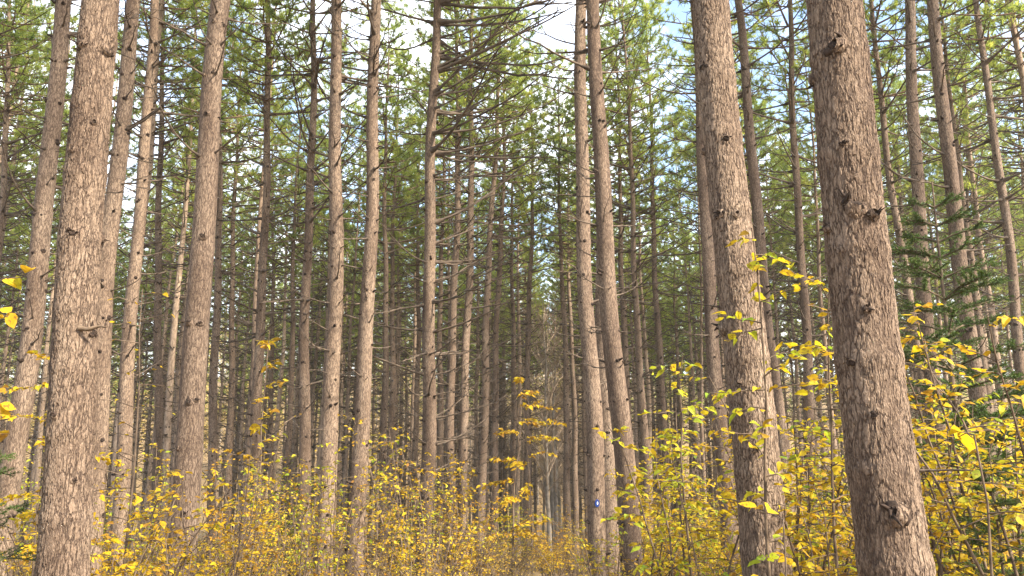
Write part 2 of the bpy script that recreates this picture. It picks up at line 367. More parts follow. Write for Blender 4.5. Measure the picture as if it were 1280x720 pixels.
def trunk_mesh(r0, lean, H=TREE_H, ring=.16, ns=20, fine=False, wob=.03, stub_lo=.9, stub_hi=10.5, mats=None, stub_scale=1., hfine=8.0, knots=None):
    """stem from z=-0.3; axis offset = lean*h + gentle wander; whorl swellings and dark branch stubs"""
    mb=MB()
    if fine: hs=np.concatenate([np.arange(-.3,hfine,.011),np.arange(hfine,H,.3),[H]])
    else: hs=np.concatenate([np.arange(-.3,CROWN_BASE+2,ring),np.arange(CROWN_BASE+2,H,.6),[H]])
    ph=rng.uniform(0,6.28,4)
    def axis(h):
        h=np.asarray(h,float)
        return np.stack([lean[0]*h+wob*np.sin(h*.55+ph[0])*np.clip(h/3,0,1)+wob*.35*np.sin(h*1.6+ph[2]),
                         lean[1]*h+wob*np.sin(h*.5+ph[1])*np.clip(h/3,0,1),h],-1)
    P=axis(hs)
    wh=[]; z=stub_lo
    while z<stub_hi: wh.append(z); z+=rng.uniform(.38,.62)
    R=radius_at(hs,r0,H)
    for w in wh: R=R*(1+.045*np.exp(-((hs-w)/.05)**2))
    a=np.arange(ns)*2*np.pi/ns
    lob=1+.025*np.sin(3*a[None]+ph[3]+hs[:,None]*.25)+.02*np.sin(2*a[None]+hs[:,None]*.4+ph[1])
    rad=R[:,None]*lob
    V=P[:,None]+np.stack([np.cos(a)[None]*rad,np.sin(a)[None]*rad,np.zeros_like(rad)],-1)
    k=len(hs); i=np.arange(k-1)[:,None]*ns; j=np.arange(ns)[None]; j2=(j+1)%ns
    mb.add(V.reshape(-1,3),np.stack([i+j,i+j2,i+ns+j2,i+ns+j],-1).reshape(-1,4),0)
    for w in wh:
        for q in range(rng.integers(3,6)):
            if rng.random()<.18: continue
            ang=rng.uniform(0,6.283); d=np.array([math.cos(ang),math.sin(ang),rng.uniform(.0,.5)])
            hw=w+rng.uniform(-.03,.03); rr=float(radius_at(hw,r0,H)); c=axis(hw)
            if knots is not None: continue
            s=rng.uniform(.009,.017)*stub_scale; ln=rng.choice([.006,.010,.018,.045])*stub_scale*(.45 if fine else 1.)
            p0=c+np.array([d[0],d[1],0])*(rr*.9); p1=c+np.array([d[0],d[1],0])*(rr*1.02+.004)
            pts=[p0,p1,p1+d*ln*.5,p1+d*ln]
            pts=np.array(pts)+rng.normal(0,.12*s,(4,3)); tube(mb,pts,np.array([s*(2.3 if fine else 1.7),s*(1.5 if fine else 1.1),s*.8,s*.5])*rng.uniform(.8,1.25,4),6,1,cap=True)
    def scar(d,c,rr,s):
        nd=unit(np.array([d[0],d[1],.15])); tg=np.array([-d[1],d[0],0])
        c0=c+np.array([d[0],d[1],0])*rr
        col_=np.array([c0-nd*.03,c0+nd*.004,c0+nd*rng.uniform(.010,.018)])+rng.normal(0,.15*s,(3,3))
        tube(mb,col_,np.array([s*2.2,s*1.8,s*1.0])*rng.uniform(.8,1.2,3),9,0)
        for e in range(3):
            o=(tg*rng.normal(0,.7)+np.array([0,0,1])*rng.normal(0,.6))*s; q=rng.uniform(.6,1.0)
            tube(mb,[c0+o-nd*.01,c0+o+nd*.008,c0+o+nd*.013],[s*1.2*q,s*q,s*.5*q],6,1,cap=True)
        for e in range(rng.integers(4,8)):
            q0=c0+(tg*rng.normal(0,.7)+np.array([0,0,1])*rng.normal(0,.6))*s
            dd=unit(nd*.8+rng.normal(0,.6,3)); l_=s*rng.choice([.8,1.2,1.8,2.6])
            tube(mb,[q0,q0+dd*l_*.5+rng.normal(0,.1*s,3),q0+dd*l_],[s*.40,s*.28,s*.09],5,1)
    for (hk,ak,sk) in (knots or []):
        scar(np.array([math.cos(ak),math.sin(ak),.2]),axis(hk),float(radius_at(hk,r0,H)),sk*1.25)
    me=mb.mesh('pine_trunk',mats or [M_bark,M_stub],True)
    return me,axis,wh

# ----------------------------------------------------------------- pines read off the photograph
# (x at y=0, x at y=700, width px at mid height, diameter m, style, label)
PINES=[
 (129,77,60,.34,'near','massive close pine trunk with a snapped side branch, left of the picture'),
 (1046,1121,84,.34,'near','broadest and closest pine trunk, standing in front of the spruce sapling'),
 (889,960,56,.32,'near','thick leaning pine trunk behind a thin sapling with yellow green leaves'),
 (281,224,32,.29,'near2','medium pine trunk with paired dark knots, standing alone right of the massive left trunk'),
 (81,2,27,.28,'mid','pine trunk strongly slanting out through the lower left edge'),
 (737,790,23,.27,'mid','leaning pine trunk crossing in front of the trunk with the blue marker'),
 (723,747,19.5,.26,'mid','straight pine trunk carrying the small blue trail marker'),
 (424,407,19,.26,'mid','left one of two equally thick pine trunks standing left of the long-branched one'),
 (471,446,19,.26,'mid','right one of two equally thick pine trunks standing left of the long-branched one'),
 (546,529,16.5,.26,'bushy','pine trunk with the longest bare branches, sweeping right toward the sky gap'),
 (191,147,18,.26,'mid','pine trunk with whorled bare branches between the massive left trunk and the medium one'),
 (162,114,25,.29,'mid','pine trunk almost hidden directly behind the massive left trunk'),
 (1162,1248,22,.27,'mid','right one of two pine trunks rising behind the spruce sapling'),
 (1134,1180,20,.27,'mid','left one of two pine trunks rising behind the spruce sapling'),
 (1227,1298,15,.26,'bushy','pine trunk with crooked bare branches at the far right edge'),
 (866,912,18,.26,'mid','pine trunk tucked behind the left side of the thick leaning trunk'),
 (921,990,17,.26,'mid','pine trunk peeping out from behind the right side of the thick leaning trunk'),
 (739,766,17,.26,'mid','pine trunk squeezed between the marker trunk and the leaning trunk before it'),
 (336,319,13,.26,'bushy','pine trunk with many bare side branches, first slim one right of the medium knotted trunk'),
 (391,379,14,.26,'bushy','straight slim pine trunk just left of the two equally thick trunks'),
 (16,-30,12,.25,'bushy','thin branchy pine trunk leaving the picture at the upper left corner'),
 (592,578,11,.25,'bushy','slim upright pine trunk second to the right of the long-branched trunk'),
 (574,562,11,.25,'bushy','slim pine trunk immediately right of the long-branched trunk'),
 (634,614,9,.25,'bushy','slim pine trunk with long branches stretching right into the open sky gap'),
 (626,597,10,.25,'bushy','slim pine trunk crossing in front of another in the centre row'),
 (641,641,7.5,.25,'far','very slim pine trunk in the centre row, second from the avenue'),
 (668,657,8,.25,'far','very slim pine trunk at the left edge of the open avenue'),
 (694,712,8,.25,'far','left one of two nearly touching slim trunks right of the open avenue'),
 (704,721,7,.25,'far','right one of two nearly touching slim trunks right of the open avenue'),
 (806,835,9,.25,'bushy','slim branchy pine trunk above the tallest green gold shrub'),
 (768,789,9,.25,'bushy','slim pine trunk just right of the leaning trunk, with short dark branches'),
 (778,812,10,.25,'bushy','slim pine trunk between two branchy ones, right of the leaning trunk'),
 (985,1020,13,.26,'bushy','slim pine trunk halfway between the two thickest right hand trunks'),
 (1088,1178,13,.26,'far','pine trunk mostly covered by the broadest right hand trunk'),
 (1175,1258,11,.25,'far','slim pine trunk close beside the right one of two thicker trunks behind the spruce'),
 (1196,1234,8,.25,'bushy','slimmest branchy pine trunk between the spruce sapling trunks and the far right crooked-branched one'),
 (485,478,9,.25,'bushy','slim branchy pine trunk just right of the two equally thick trunks'),
 (499,484,8,.25,'far','thin pine trunk close beside the slim branchy one right of the equally thick pair'),
 (301,282,9,.25,'bushy','slim pine trunk standing right against the medium knotted trunk'),
 (381,353,8,.25,'far','slanting thin pine trunk left of the straight slim one'),
 (344,337,7,.25,'far','thin pine trunk almost touching the many-branched slim trunk'),
 (275,267,11,.25,'far','slim pine trunk emerging from behind the medium knotted trunk'),
 (203,194,11,.25,'far','slim pine trunk behind the bare upright sapling'),
 (527,518,7.5,.25,'far','thin pine trunk close to the left side of the long-branched trunk'),
 (556,548,8,.25,'far','thin pine trunk close to the right side of the long-branched trunk'),
]
SCARS={'massive':[(106,66,.019),(138,66,.024),(100,297,.017),(139,297,.016),(98,196,.010),(122,160,.010),(121,415,.02),(70,520,.012),(92,600,.010)],
 'broadest':[(1050,70,.024),(1079,265,.027),(1101,276,.016),(1019,96,.016),(1063,190,.010),(1043,285,.015),(1095,390,.013),(1121,636,.028),(1075,455,.013),(1100,520,.010)],
 'thick lea':[(885,90,.017),(912,183,.015),(879,190,.012),(903,272,.017),(924,275,.013),(903,411,.026),(926,480,.012),(945,560,.012)],
 'medium pi':[(273,32,.012),(286,34,.013),(275,95,.016),(262,99,.010),(265,148,.017),(279,150,.010),(250,200,.012),(256,300,.018),(238,405,.02),(252,406,.015),(236,503,.018),(246,500,.015),(222,560,.015),(228,640,.015)]}
TR=[]   # (x,y) of traced pines for spacing
for (x0,x7,w,dia,style,label) in PINES:
    D=dia*FPX*math.cos(PITCH)/w
    A=at(x0,0,D); B=at(x7,700,D)
    s=(A[0]-B[0])/(A[2]-B[2])
    bx=B[0]; 
    for _ in range(5):
        z0=float(gz(bx,D)); bx=B[0]+s*(z0-B[2])
    z0=float(gz(bx,D)); lean=(s,rng.uniform(-.015,.015))
    hm=(D*math.tan(PITCH)+CAM_H)-z0
    r0=dia*.5*.95*math.cos(math.atan2(bx,D))/((TREE_H-min(hm,4.5))/TREE_H)**.72
    near=style=='near'
    H=TREE_H+rng.uniform(-1,1)
    root=thing('pine_tree',label,'pine tree',(bx,D,z0))
    root.location.y=D-lean[1]*hm
    hi={'near':8.5,'near2':8.5,'mid':8.5,'bushy':8.5,'far':8.5}[style]
    kn=None
    for k_,lst in SCARS.items():
        if label.startswith(k_):
            kn=[]
            for (qx,qy,sk) in lst:
                P_=at(qx,qy,D); h_=P_[2]-z0; ax_=bx+lean[0]*h_; rr_=float(radius_at(h_,r0,H))
                off=(P_[0]-ax_)*math.cos(math.atan2(bx,D))/rr_
                kn.append((h_,math.atan2(-D,-ax_)+math.asin(max(-.97,min(.97,off))),sk))
    me,axis,wh=trunk_mesh(r0,lean,H,ns=150 if near else (32 if w>15 else 16),fine=near,wob=.035 if near else .05,knots=kn,
        mats=[M_bark_near if near else M_bark,M_stub],stub_scale={'near':1.25,'near2':1.3,'mid':1.45,'bushy':1.5}.get(style,1.5),hfine=5.2)
    link('trunk',me,root)
    c=link('crown',CR[rng.integers(len(CR))],root)
    ang=math.atan(s); top=axis(H)
    c.rotation_euler=(-math.atan(lean[1]),math.atan(s),0)
    rz=rng.uniform(0,6.28)
    from mathutils import Matrix
    c.matrix_local=Matrix.Rotation(math.atan(s),4,'Y')@Matrix.Rotation(rz,4,'Z')
    # dead branches
    lo={'near':99,'near2':5.0,'mid':3.2,'bushy':2.2,'far':2.4}[style]
    nbr=0; z=1.0; cap=96
    while z<CROWN_BASE+.2 and nbr<cap:
        if z>lo or rng.random()<{'near':.10,'near2':.2,'mid':.45,'bushy':.8,'far':.7}[style]:
            g=min(1,max(0,(z-1)/(CROWN_BASE-1)))
            for q in range((rng.integers(3,6) if style=='bushy' else rng.integers(2,5)) if z>lo else 1):
                az=rng.uniform(0,6.283); lng=label.startswith('pine trunk with the longest')
                if lng and z>5 and rng.random()<.6: az=rng.uniform(-.9,.7)
                if z>lo:
                    ln={'near':.5,'near2':.5+.8*g,'mid':.3+1.3*g,'bushy':.5+1.9*g,'far':.4+1.5*g}[style]*rng.uniform(.4,1.25)*(1.25 if lng else rng.choice([.4,.65,1.,1.1]))
                    me=BR[rng.integers(len(BR))]; th=ln**.25
                    if ln<.35: me=SB[rng.integers(len(SB))]; th=.5
                else: ln=rng.uniform(.08,.3); me=SB[rng.integers(len(SB))]; th=.42
                o=link('branch',me,root); hh=z+rng.uniform(-.04,.04); cc=axis(hh); rr=float(radius_at(hh,r0,H))*.92
                o.location=(cc[0]+math.cos(az)*rr,cc[1]+math.sin(az)*rr,hh)
                o.rotation_euler=(rng.uniform(-.4,.4),rng.uniform(-.25,.2),az)
                if me in SB: o.scale=(ln,max(.16,ln*.6),max(.16,ln*.6))
                else: o.scale=(ln,ln*.5+.5*th,ln*.5+.5*th)
                nbr+=1
        z+=rng.uniform(.34,.56)
    if label.startswith('massive'):
        q=at(141,413,D); hh=q[2]-z0; cc=axis(hh)
        sbm=MB(); tube(sbm,[[0,0,0],[.06,-.01,-.012],[.11,-.018,.002],[.15,-.01,.012],[.175,-.012,.004],[.20,-.006,.010]],[.022,.013,.012,.008,.007,.003],7,cap=True)
        o=link('branch',sbm.mesh('snapped_branch',[M_stem],True),root); o.location=(cc[0]+.10,cc[1]-.12,hh); o['label']='snapped brown branch stub'
    TR.append((bx,D,root,axis,r0,z0,lean))

# ----------------------------------------------------------------- rows of pines behind
FT=[]
for i in range(6):
    r0=.14
    me,_,_=trunk_mesh(r0,(rng.uniform(-.012,.012),rng.uniform(-.012,.012)),TREE_H,ring=.3,ns=12,wob=.06,stub_hi=10.5,mats=[M_bark_far,M_stub])
    FT.append(me)
az0=RAD(3.0); rowdir=np.array([math.sin(az0),math.cos(az0)]); perp=np.array([rowdir[1],-rowdir[0]])
spots=[]
for r in range(-24,25):
    for k in range(0,40):
        p=perp*((r+.5)*2.7)+rowdir*(k*2.35+ (r%2)*1.1)+rng.normal(0,.38,2)
        x,y=p
        if y<3 or y>74: continue
        a=math.degrees(math.atan2(x,y)); d=math.hypot(x,y)
        if abs(a)>40: continue
        ins=abs(a)<35.5
        if y<15.5 and abs(a)<42: continue
        px=px_of((x,y,gz(x,y)+4))[0]
        if (660<px<718 and y<36) or 670<px<706: continue
        pe=px_of((x,y,gz(x,y)+1))[0]
        if y<26 and min((abs(px-(t0*.45+t7*.55)) for t0,t7,*_ in PINES))<9: continue
        if min((x-t[0])**2+(y-t[1])**2 for t in TR)<1.5**2: continue
        spots.append((x,y,a,d))
spots=[s for s in spots if rng.random()<.68]
spots.sort(key=lambda s:s[3]); print('fill candidates',len(spots)); spots=spots[:232]
LBL={'b':('pine standing around the photographer, outside the photographed view','pines around the viewpoint'),
     'l':('slim pine in the crowded rows behind the massive left trunk','pines in the crowded left rows'),
     'c':('slim pine in the crowded rows either side of the open avenue','pines in the crowded centre rows'),
     'r':('slim pine in the crowded rows behind the two thickest right hand trunks','pines in the crowded right rows')}
for (x,y) in [(-5.5,2),(-8,-1),(-3.4,-4),(-6.5,-6),(-1,-7),(2.6,-5.2),(5.5,-8.5),(-10,4.5),(-12,-4),(-3,-11),(1.8,-12),(6.5,-13),(-8,-10),(14,7.5),(-13,9.5),(-15.5,6)]:
    spots.append((x,y,math.degrees(math.atan2(x,y)),math.hypot(x,y)))

for (x,y,a,d) in spots:
    reg='b' if (y<3.5 or abs(a)>41) else ('l' if a<-11 else ('c' if a<9 else 'r'))
    i=rng.integers(6); j=rng.integers(7)
    loc=(x,y,float(gz(x,y))-.05); sc=rng.uniform(.92,1.08)
    t=thing('pine_tree',LBL[reg][0],'pine tree',loc,rng.uniform(0,6.28),LBL[reg][1],1.)
    t.scale=(sc,sc,sc*rng.uniform(.95,1.08)); 
    t.rotation_euler=(rng.normal(0,.012),rng.normal(0,.012),t.rotation_euler.z)
    f=rng.uniform(.68,1.05)
    tr=link('trunk',FT[i],t); tr.scale=(f,f,1)
    link('crown',CRD[j],t)  # crown part also carries the bare dead branches below the live crown

# ----------------------------------------------------------------- the pinewood beyond the last rows, one mass
mb=MB(); nfar=0
while nfar<190:
    y=rng.uniform(44,84); a=rng.uniform(-39,39); x=y*math.tan(RAD(a))
    px=px_of((x,y,gz(x,y)+6))[0]
    if 640<px<730 or (600<px<770 and y>72): continue
    nfar+=1; z0=float(gz(x,y)); H=rng.uniform(18,22); b=np.array([x,y,z0]); ln=rng.normal(0,.015,2)
    hs=np.linspace(-.3,H,9); P=b+np.stack([ln[0]*hs,ln[1]*hs,hs],-1)
    tube(mb,P,.15*(1-np.linspace(0,1,9))**.7+.01,7,0)
    for q in range(70):
        h=rng.uniform(1.5,11); az=rng.uniform(0,6.28); l2=(.3+.13*h)*rng.uniform(.4,1.2); c=b+np.array([ln[0]*h,ln[1]*h,h])
        d=np.array([math.cos(az),math.sin(az),rng.uniform(-.1,.5)]); 
        tube(mb,[c,c+d*l2*.5+[0,0,-.03],c+d*l2+[0,0,.06]],[.02,.014,.008],3,2)
    k=170; f=rng.random(k)**.8; hz=10.5+f*(H-10.5); rr=(2.1*(1-f)**.7+.2)*np.sqrt(rng.random(k)); az=rng.uniform(0,6.28,k)
    C=b+np.stack([ln[0]*hz+rr*np.cos(az),ln[1]*hz+rr*np.sin(az),hz],-1)
    D=np.repeat(np.stack([np.cos(az)*.6,np.sin(az)*.6,np.full(k,.6)],-1),7,0)+rng.normal(0,.7,(k*7,3))
    blades(mb,np.repeat(C,7,0)+rng.normal(0,.05,(k*7,3)),D,rng.uniform(.18,.32,k*7),rng.uniform(.04,.07,k*7),1)
link('distant_pinewood',mb.mesh('distant_pinewood',[M_bark_far,M_needle,M_dead]),kind='stuff')

# ----------------------------------------------------------------- far hillside: bare broadleaf trees
def bare_tree_mesh(i):
    mb=MB(); H=rng.uniform(10,13); t=np.linspace(0,1,9)
    P=np.stack([np.cumsum(rng.normal(0,.05,9)),np.cumsum(rng.normal(0,.05,9)),t*H],-1)
    tube(mb,P,np.linspace(.12,.015,9),6,0)
    for q in range(34):
        s=rng.uniform(.25,.97); j=int(s*8); p=P[j]+(P[min(j+1,8)]-P[j])*(s*8-j); a=rng.uniform(0,6.28)
        d=np.array([math.cos(a)*.6,math.sin(a)*.6,rng.uniform(.5,1.)]); ln=(1-s)*3.5+.6
        B=p+d*ln*np.linspace(0,1,5)[:,None]+rng.normal(0,.08,(5,3))*np.linspace(0,1,5)[:,None]
        tube(mb,B,np.linspace(.035,.012,5),4,1)
        for w in range(7):
            k=rng.integers(1,5); d2=unit(d+rng.normal(0,.5,3)); l2=rng.uniform(.4,1.1)
            tube(mb,[B[k],B[k]+d2*l2*.5,B[k]+d2*l2+[0,0,.1]],[.014,.011,.008],3,1)
    return mb.mesh('bare_tree',[M_pale,M_hilltwig],True)
BT=[bare_tree_mesh(i) for i in range(5)]
M_hillleaf=leafmat('hillside_leaves',[(0,(.28,.17,.06)),(.4,(.44,.31,.10)),(.75,(.50,.42,.12)),(1,(.34,.38,.08))],.4,.5)
def leafy_tree_mesh(i):
    mb=MB(); H=rng.uniform(9,13); t=np.linspace(0,1,7)
    P=np.stack([np.cumsum(rng.normal(0,.06,7)),np.cumsum(rng.normal(0,.06,7)),t*H*.95],-1); tube(mb,P,np.linspace(.13,.02,7),6,0)
    CC=[]
    for q in range(26):
        s=rng.uniform(.25,1.); j=min(int(s*6),5); p=P[j]+(P[j+1]-P[j])*(s*6-j); a=rng.uniform(0,6.28)
        d=np.array([math.cos(a)*.8,math.sin(a)*.8,rng.uniform(.3,.9)]); ln=(1.05-s)*3.2+.7
        B=p+d*ln*np.linspace(0,1,4)[:,None]+rng.normal(0,.08,(4,3))*np.linspace(0,1,4)[:,None]; tube(mb,B,np.linspace(.035,.01,4),4,1)
        for w in range(9): CC.append(B[1]+(B[3]-B[1])*rng.random()+rng.normal(0,.22,3))
    C=np.repeat(np.array(CC),6,0)+rng.normal(0,.2,(len(CC)*6,3)); n=len(C)
    leaves(mb,C,rng.normal(size=(n,3)),rng.normal(size=(n,3))+[0,0,.8],rng.uniform(.14,.26,n),2)
    return mb.mesh('leafy_tree',[M_pale,M_hilltwig,M_hillleaf])
LT=[leafy_tree_mesh(i) for i in range(5)]
for k in range(220):
    y=rng.uniform(84,170); x=(rng.uniform(-72,72) if k<190 else rng.uniform(0,10))*y/90
    o=link('broadleaf_tree',LT[rng.integers(5)],None,label='tan and yellow leaved broadleaf tree on the far slope beyond the pines',category='tree',group='broadleaf trees on the far slope')
    o.location=(x,y,float(gz(x,y))-.1); o.rotation_euler=(0,0,rng.uniform(0,6.28)); s_=rng.uniform(.8,1.3); o.scale=(s_,s_,s_)
for k in range(230):
    if k<14: y=rng.uniform(36,75); x=y*math.tan(az0)+rng.normal(0,.05)*y*.7
    else: y=rng.uniform(66,165); x=(rng.uniform(-14,18) if k<120 else rng.uniform(-75,75))*y/90
    loc=(x,y,float(gz(x,y))-.1)
    o=link('bare_tree',BT[rng.integers(5)],None,label='pale leafless tree on the slope at the far end of the avenue',category='tree',group='leafless trees on the far slope')
    o.location=loc; o.rotation_euler=(0,0,rng.uniform(0,6.28)); s=rng.uniform(.8,1.25); o.scale=(s,s,s)

# ----------------------------------------------------------------- shrubs
def shrub_meshes(nst, H, spread, leaf, nleaf, matleaf, tw=.35, lowest=.25, arch=.3):
    sb=MB(); lb=MB(); PP=[];AA=[];NN=[]
    for s in range(nst):
        a=rng.uniform(0,6.28); b=np.array([math.cos(a),math.sin(a),0]); h=H*rng.uniform(.6,1.)
        base=b*rng.uniform(0,.18)*min(1,nst/3); k=9; t=np.linspace(0,1,k)
        out=spread*rng.uniform(.3,1.)
        P=base+b*(out*t**1.5)[:,None]+np.stack([np.cumsum(rng.normal(0,.018,k)),np.cumsum(rng.normal(0,.018,k)),h*(t-arch*.3*t**3)],-1)
        r=.0045+.0032*h; tube(sb,P,np.linspace(r,r*.25,k),5)
        ntw=int(h*7)
        per=max(2,int(nleaf/nst/ntw))
        for q in range(ntw):
            s_=lowest+(1-lowest)*(q+rng.random())/ntw; j=min(int(s_*(k-1)),k-2); p=P[j]+(P[j+1]-P[j])*(s_*(k-1)-j)
            az=rng.uniform(0,6.28) ; d=unit(np.array([math.cos(az),math.sin(az),rng.uniform(-.05,.55)])); ln=tw*rng.uniform(.4,1.2)*(1.15-.5*s_)
            tt=np.linspace(0,1,5)[:,None]; B=p+d*ln*tt+np.array([0,0,-.18*ln])*tt**2+rng.normal(0,.012,(5,3))*tt
            tube(sb,B,np.linspace(r*.38,r*.15,5),3)
            for m_ in range(per):
                f=(m_+rng.random()*.8+.3)/per; f=min(f,1.); jj=min(int(f*4),3); c=B[jj]+(B[jj+1]-B[jj])*(f*4-jj)
                side=np.cross(d,[0,0,1])*(1 if m_%2 else -1)
                PP.append(c+rng.normal(0,.008,3)); AA.append(d*.6+side*.9+rng.normal(0,.3,3)+np.array([0,0,-.22])); NN.append(np.array([0,0,1.])+rng.normal(0,.38,3))
    n=len(PP); leaves(lb,PP,AA,NN,leaf*rng.uniform(.55,1.2,n),0)
    return sb.mesh('shrub_stem',[M_stem],True),lb.mesh('shrub_foliage',[matleaf])

KINDS={
 'tall':[shrub_meshes(6,2.7,.75,.058,620,M_yellow,.42) for _ in range(2)]+[shrub_meshes(5,2.5,.7,.058,600,M_green,.42) for _ in range(2)],
 'green':[shrub_meshes(5,2.6,.6,.066,520,M_green,.4) for _ in range(2)],
 'bush':[shrub_meshes(9,1.5,.75,.05,520,M_yellow,.32) for _ in range(4)],
 'orange':[shrub_meshes(6,1.9,.5,.045,460,M_orange,.28) for _ in range(2)],
 'brush':[shrub_meshes(16,1.25,.7,.032,620,M_brush,.26) for _ in range(4)],
 'sapling':[shrub_meshes(1,2.9,.15,.075,120,M_green,.42,.3,0) for _ in range(2)]+[shrub_meshes(1,2.7,.2,.07,110,M_yellow,.4,.25,0)],
 'layered':[shrub_meshes(1,2.6,.12,.05,420,M_yellow,.5,.15,0) for _ in range(2)]+[shrub_meshes(2,2.6,.2,.05,500,M_orange,.5,.15,0)],
 'wispy':[shrub_meshes(3,2.3,.45,.05,170,M_yellow,.4,.2,.1) for _ in range(3)]+[shrub_meshes(3,2.2,.4,.048,150,M_orange,.4,.2,.1)],
 'bare':[shrub_meshes(1,3.3,.1,.06,16,M_yellow,.6,.3,0)],
}
def shrub(kind, x, y, label, group=None, sc=1., idx=None, name='shrub', cat='shrub', rot=None):
    v=KINDS[kind]; st,fo=v[rng.integers(len(v)) if idx is None else idx]
    t=thing(name,label,cat,(x,y,float(gz(x,y))-.02),rng.uniform(0,6.28) if rot is None else rot,group,sc)
    link('stem',st,t); link('foliage',fo,t)
    return t
def topz(me):
    z=np.zeros(len(me.vertices)*3,np.float32); me.vertices.foreach_get('co',z); return float(np.percentile(z[2::3],99.5))
def shrub_at(kind,px,py_top,Y,label,hnat,idx=None,**kw):
    """height set so that its tip reaches the photo row py_top at distance Y"""
    if idx is None: idx=0
    p=at(px,py_top,Y); g=float(gz(p[0],Y)); return shrub(kind,p[0],Y,label,sc=max(.35,(p[2]-g)/topz(KINDS[kind][idx][1])),idx=idx,**kw)

# individually recognisable plants
shrub_at('sapling',930,285,4.4,'thin sapling with yellow green leaves crossing the thick leaning right trunk',2.9,name='sapling',cat='sapling',idx=0)
shrub_at('sapling',1022,330,4.6,'thin leafy sapling standing just left of the broadest right hand trunk',2.9,name='sapling',cat='sapling',idx=1)
shrub_at('bare',190,360,7.0,'dark upright nearly leafless sapling left of the medium knotted trunk',3.3,name='sapling',cat='sapling')
shrub_at('green',845,455,7.2,'tall green gold shrub left of the thick leaning trunk',2.5,idx=0)
shrub_at('tall',800,520,8.2,'yellow shrub hugging the right side of the leaning centre trunk',2.6,idx=0)
shrub_at('tall',890,560,6.2,'green gold shrub at the foot of the thick leaning trunk',2.4,idx=2)
shrub_at('tall',1000,470,6.6,'tall yellow shrub filling the gap between the two thickest right hand trunks',2.6,idx=1)
shrub_at('bush',1030,600,4.6,'low yellow bush at the left foot of the broadest trunk',1.5,idx=0)
shrub_at('tall',1200,350,5.2,'tall yellow shrub rising before the spruce sapling',2.6,idx=0)
shrub_at('tall',1262,320,4.4,'golden shrub reaching highest at the right edge',2.6,idx=1)
shrub_at('green',1150,420,6.4,'yellow green shrub right beside the broadest trunk',2.5,idx=1)
shrub_at('layered',70,440,8.0,'layered yellow sapling showing beside the left edge of the massive left trunk',2.6,name='sapling',cat='sapling',idx=0)
shrub_at('sapling',332,415,13.,'slender sapling with sparse yellow sprays before the many-branched slim trunk',2.7,name='sapling',cat='sapling',idx=2)
shrub_at('layered',640,470,20.,'slender yellow sapling left of the open avenue',2.6,name='sapling',cat='sapling',idx=1)
shrub_at('layered',665,500,21.,'slender yellow sapling at the very edge of the open avenue',2.6,name='sapling',cat='sapling',idx=0)
shrub_at('orange',298,560,10.5,'tall orange shrub between the medium knotted trunk and the slim many-branched one',1.9,idx=0)
shrub_at('bush',185,575,7.0,'yellow bush right of the massive left trunk',1.5,idx=1)
shrub_at('bush',245,610,6.4,'yellow green bush at the foot of the medium knotted trunk',1.5,idx=2)
shrub_at('bush',130,640,6.0,'low yellow bush behind the foot of the massive left trunk',1.5,idx=0)
shrub_at('orange',585,600,14.,'orange gold shrub below the three slim centre trunks',1.9,idx=1)
shrub_at('bush',545,655,10.,'low orange leaved bush right of the long-branched trunk',1.5,idx=2)
shrub_at('green',760,640,10.6,'small yellow green shrub at the foot of the marker trunk',2.5,idx=0)

# the rest of the undergrowth
U=[('yellow leaved shrub in the undergrowth left of the open avenue','undergrowth shrubs on the left'),
   ('yellow leaved shrub in the undergrowth right of the open avenue','undergrowth shrubs on the right')]
Bz=[('faded brown yellow brush plant low among the trunks left of the avenue','low brush on the left'),
   ('faded brown yellow brush plant low among the trunks right of the avenue','low brush on the right')]
def scatter(n,y0,y1,kinds,lab,name,cat,amin=-37,amax=38,smin=.75,smax=1.15,pw=1.):
    k=0
    while k<n:
        y=y0+(y1-y0)*rng.random()**pw; a=rng.uniform(amin,amax); x=y*math.tan(RAD(a))
        if 8<y<19 and abs(x-y*math.tan(az0)-.0)<.7: continue
        if min((x-t[0])**2+(y-t[1])**2 for t in TR)<.35**2: continue
        kd=kinds[rng.integers(len(kinds))]; l=lab[0 if a<3 else 1]
        shrub(kd,x,y,l[0],group=l[1],sc=rng.uniform(smin,smax),name=name,cat=cat); k+=1
scatter(20,5.0,8.5,['bush','green','tall','tall'],U,'shrub','shrub',15,36,.75,1.05)
scatter(16,17,40,['bush','wispy','orange'],U,'shrub','shrub',1.5,4.8,.8,1.1)
scatter(12,6.5,10,['bush','wispy'],U,'shrub','shrub',-36,-12,.7,.95)
scatter(56,9,24,['bush','wispy','wispy','green','tall'],U,'shrub','shrub',-37,1,.75,1.15)
scatter(50,8,22,['bush','tall','green','tall','orange'],U,'shrub','shrub',8,37,.75,1.1)
scatter(50,20,42,['bush','orange','wispy','wispy'],U,'shrub','shrub',-36,36,.8,1.2)
scatter(200,7.5,60,['brush'],Bz,'brush_plant','shrub',-37,37,.7,1.25,1.4)

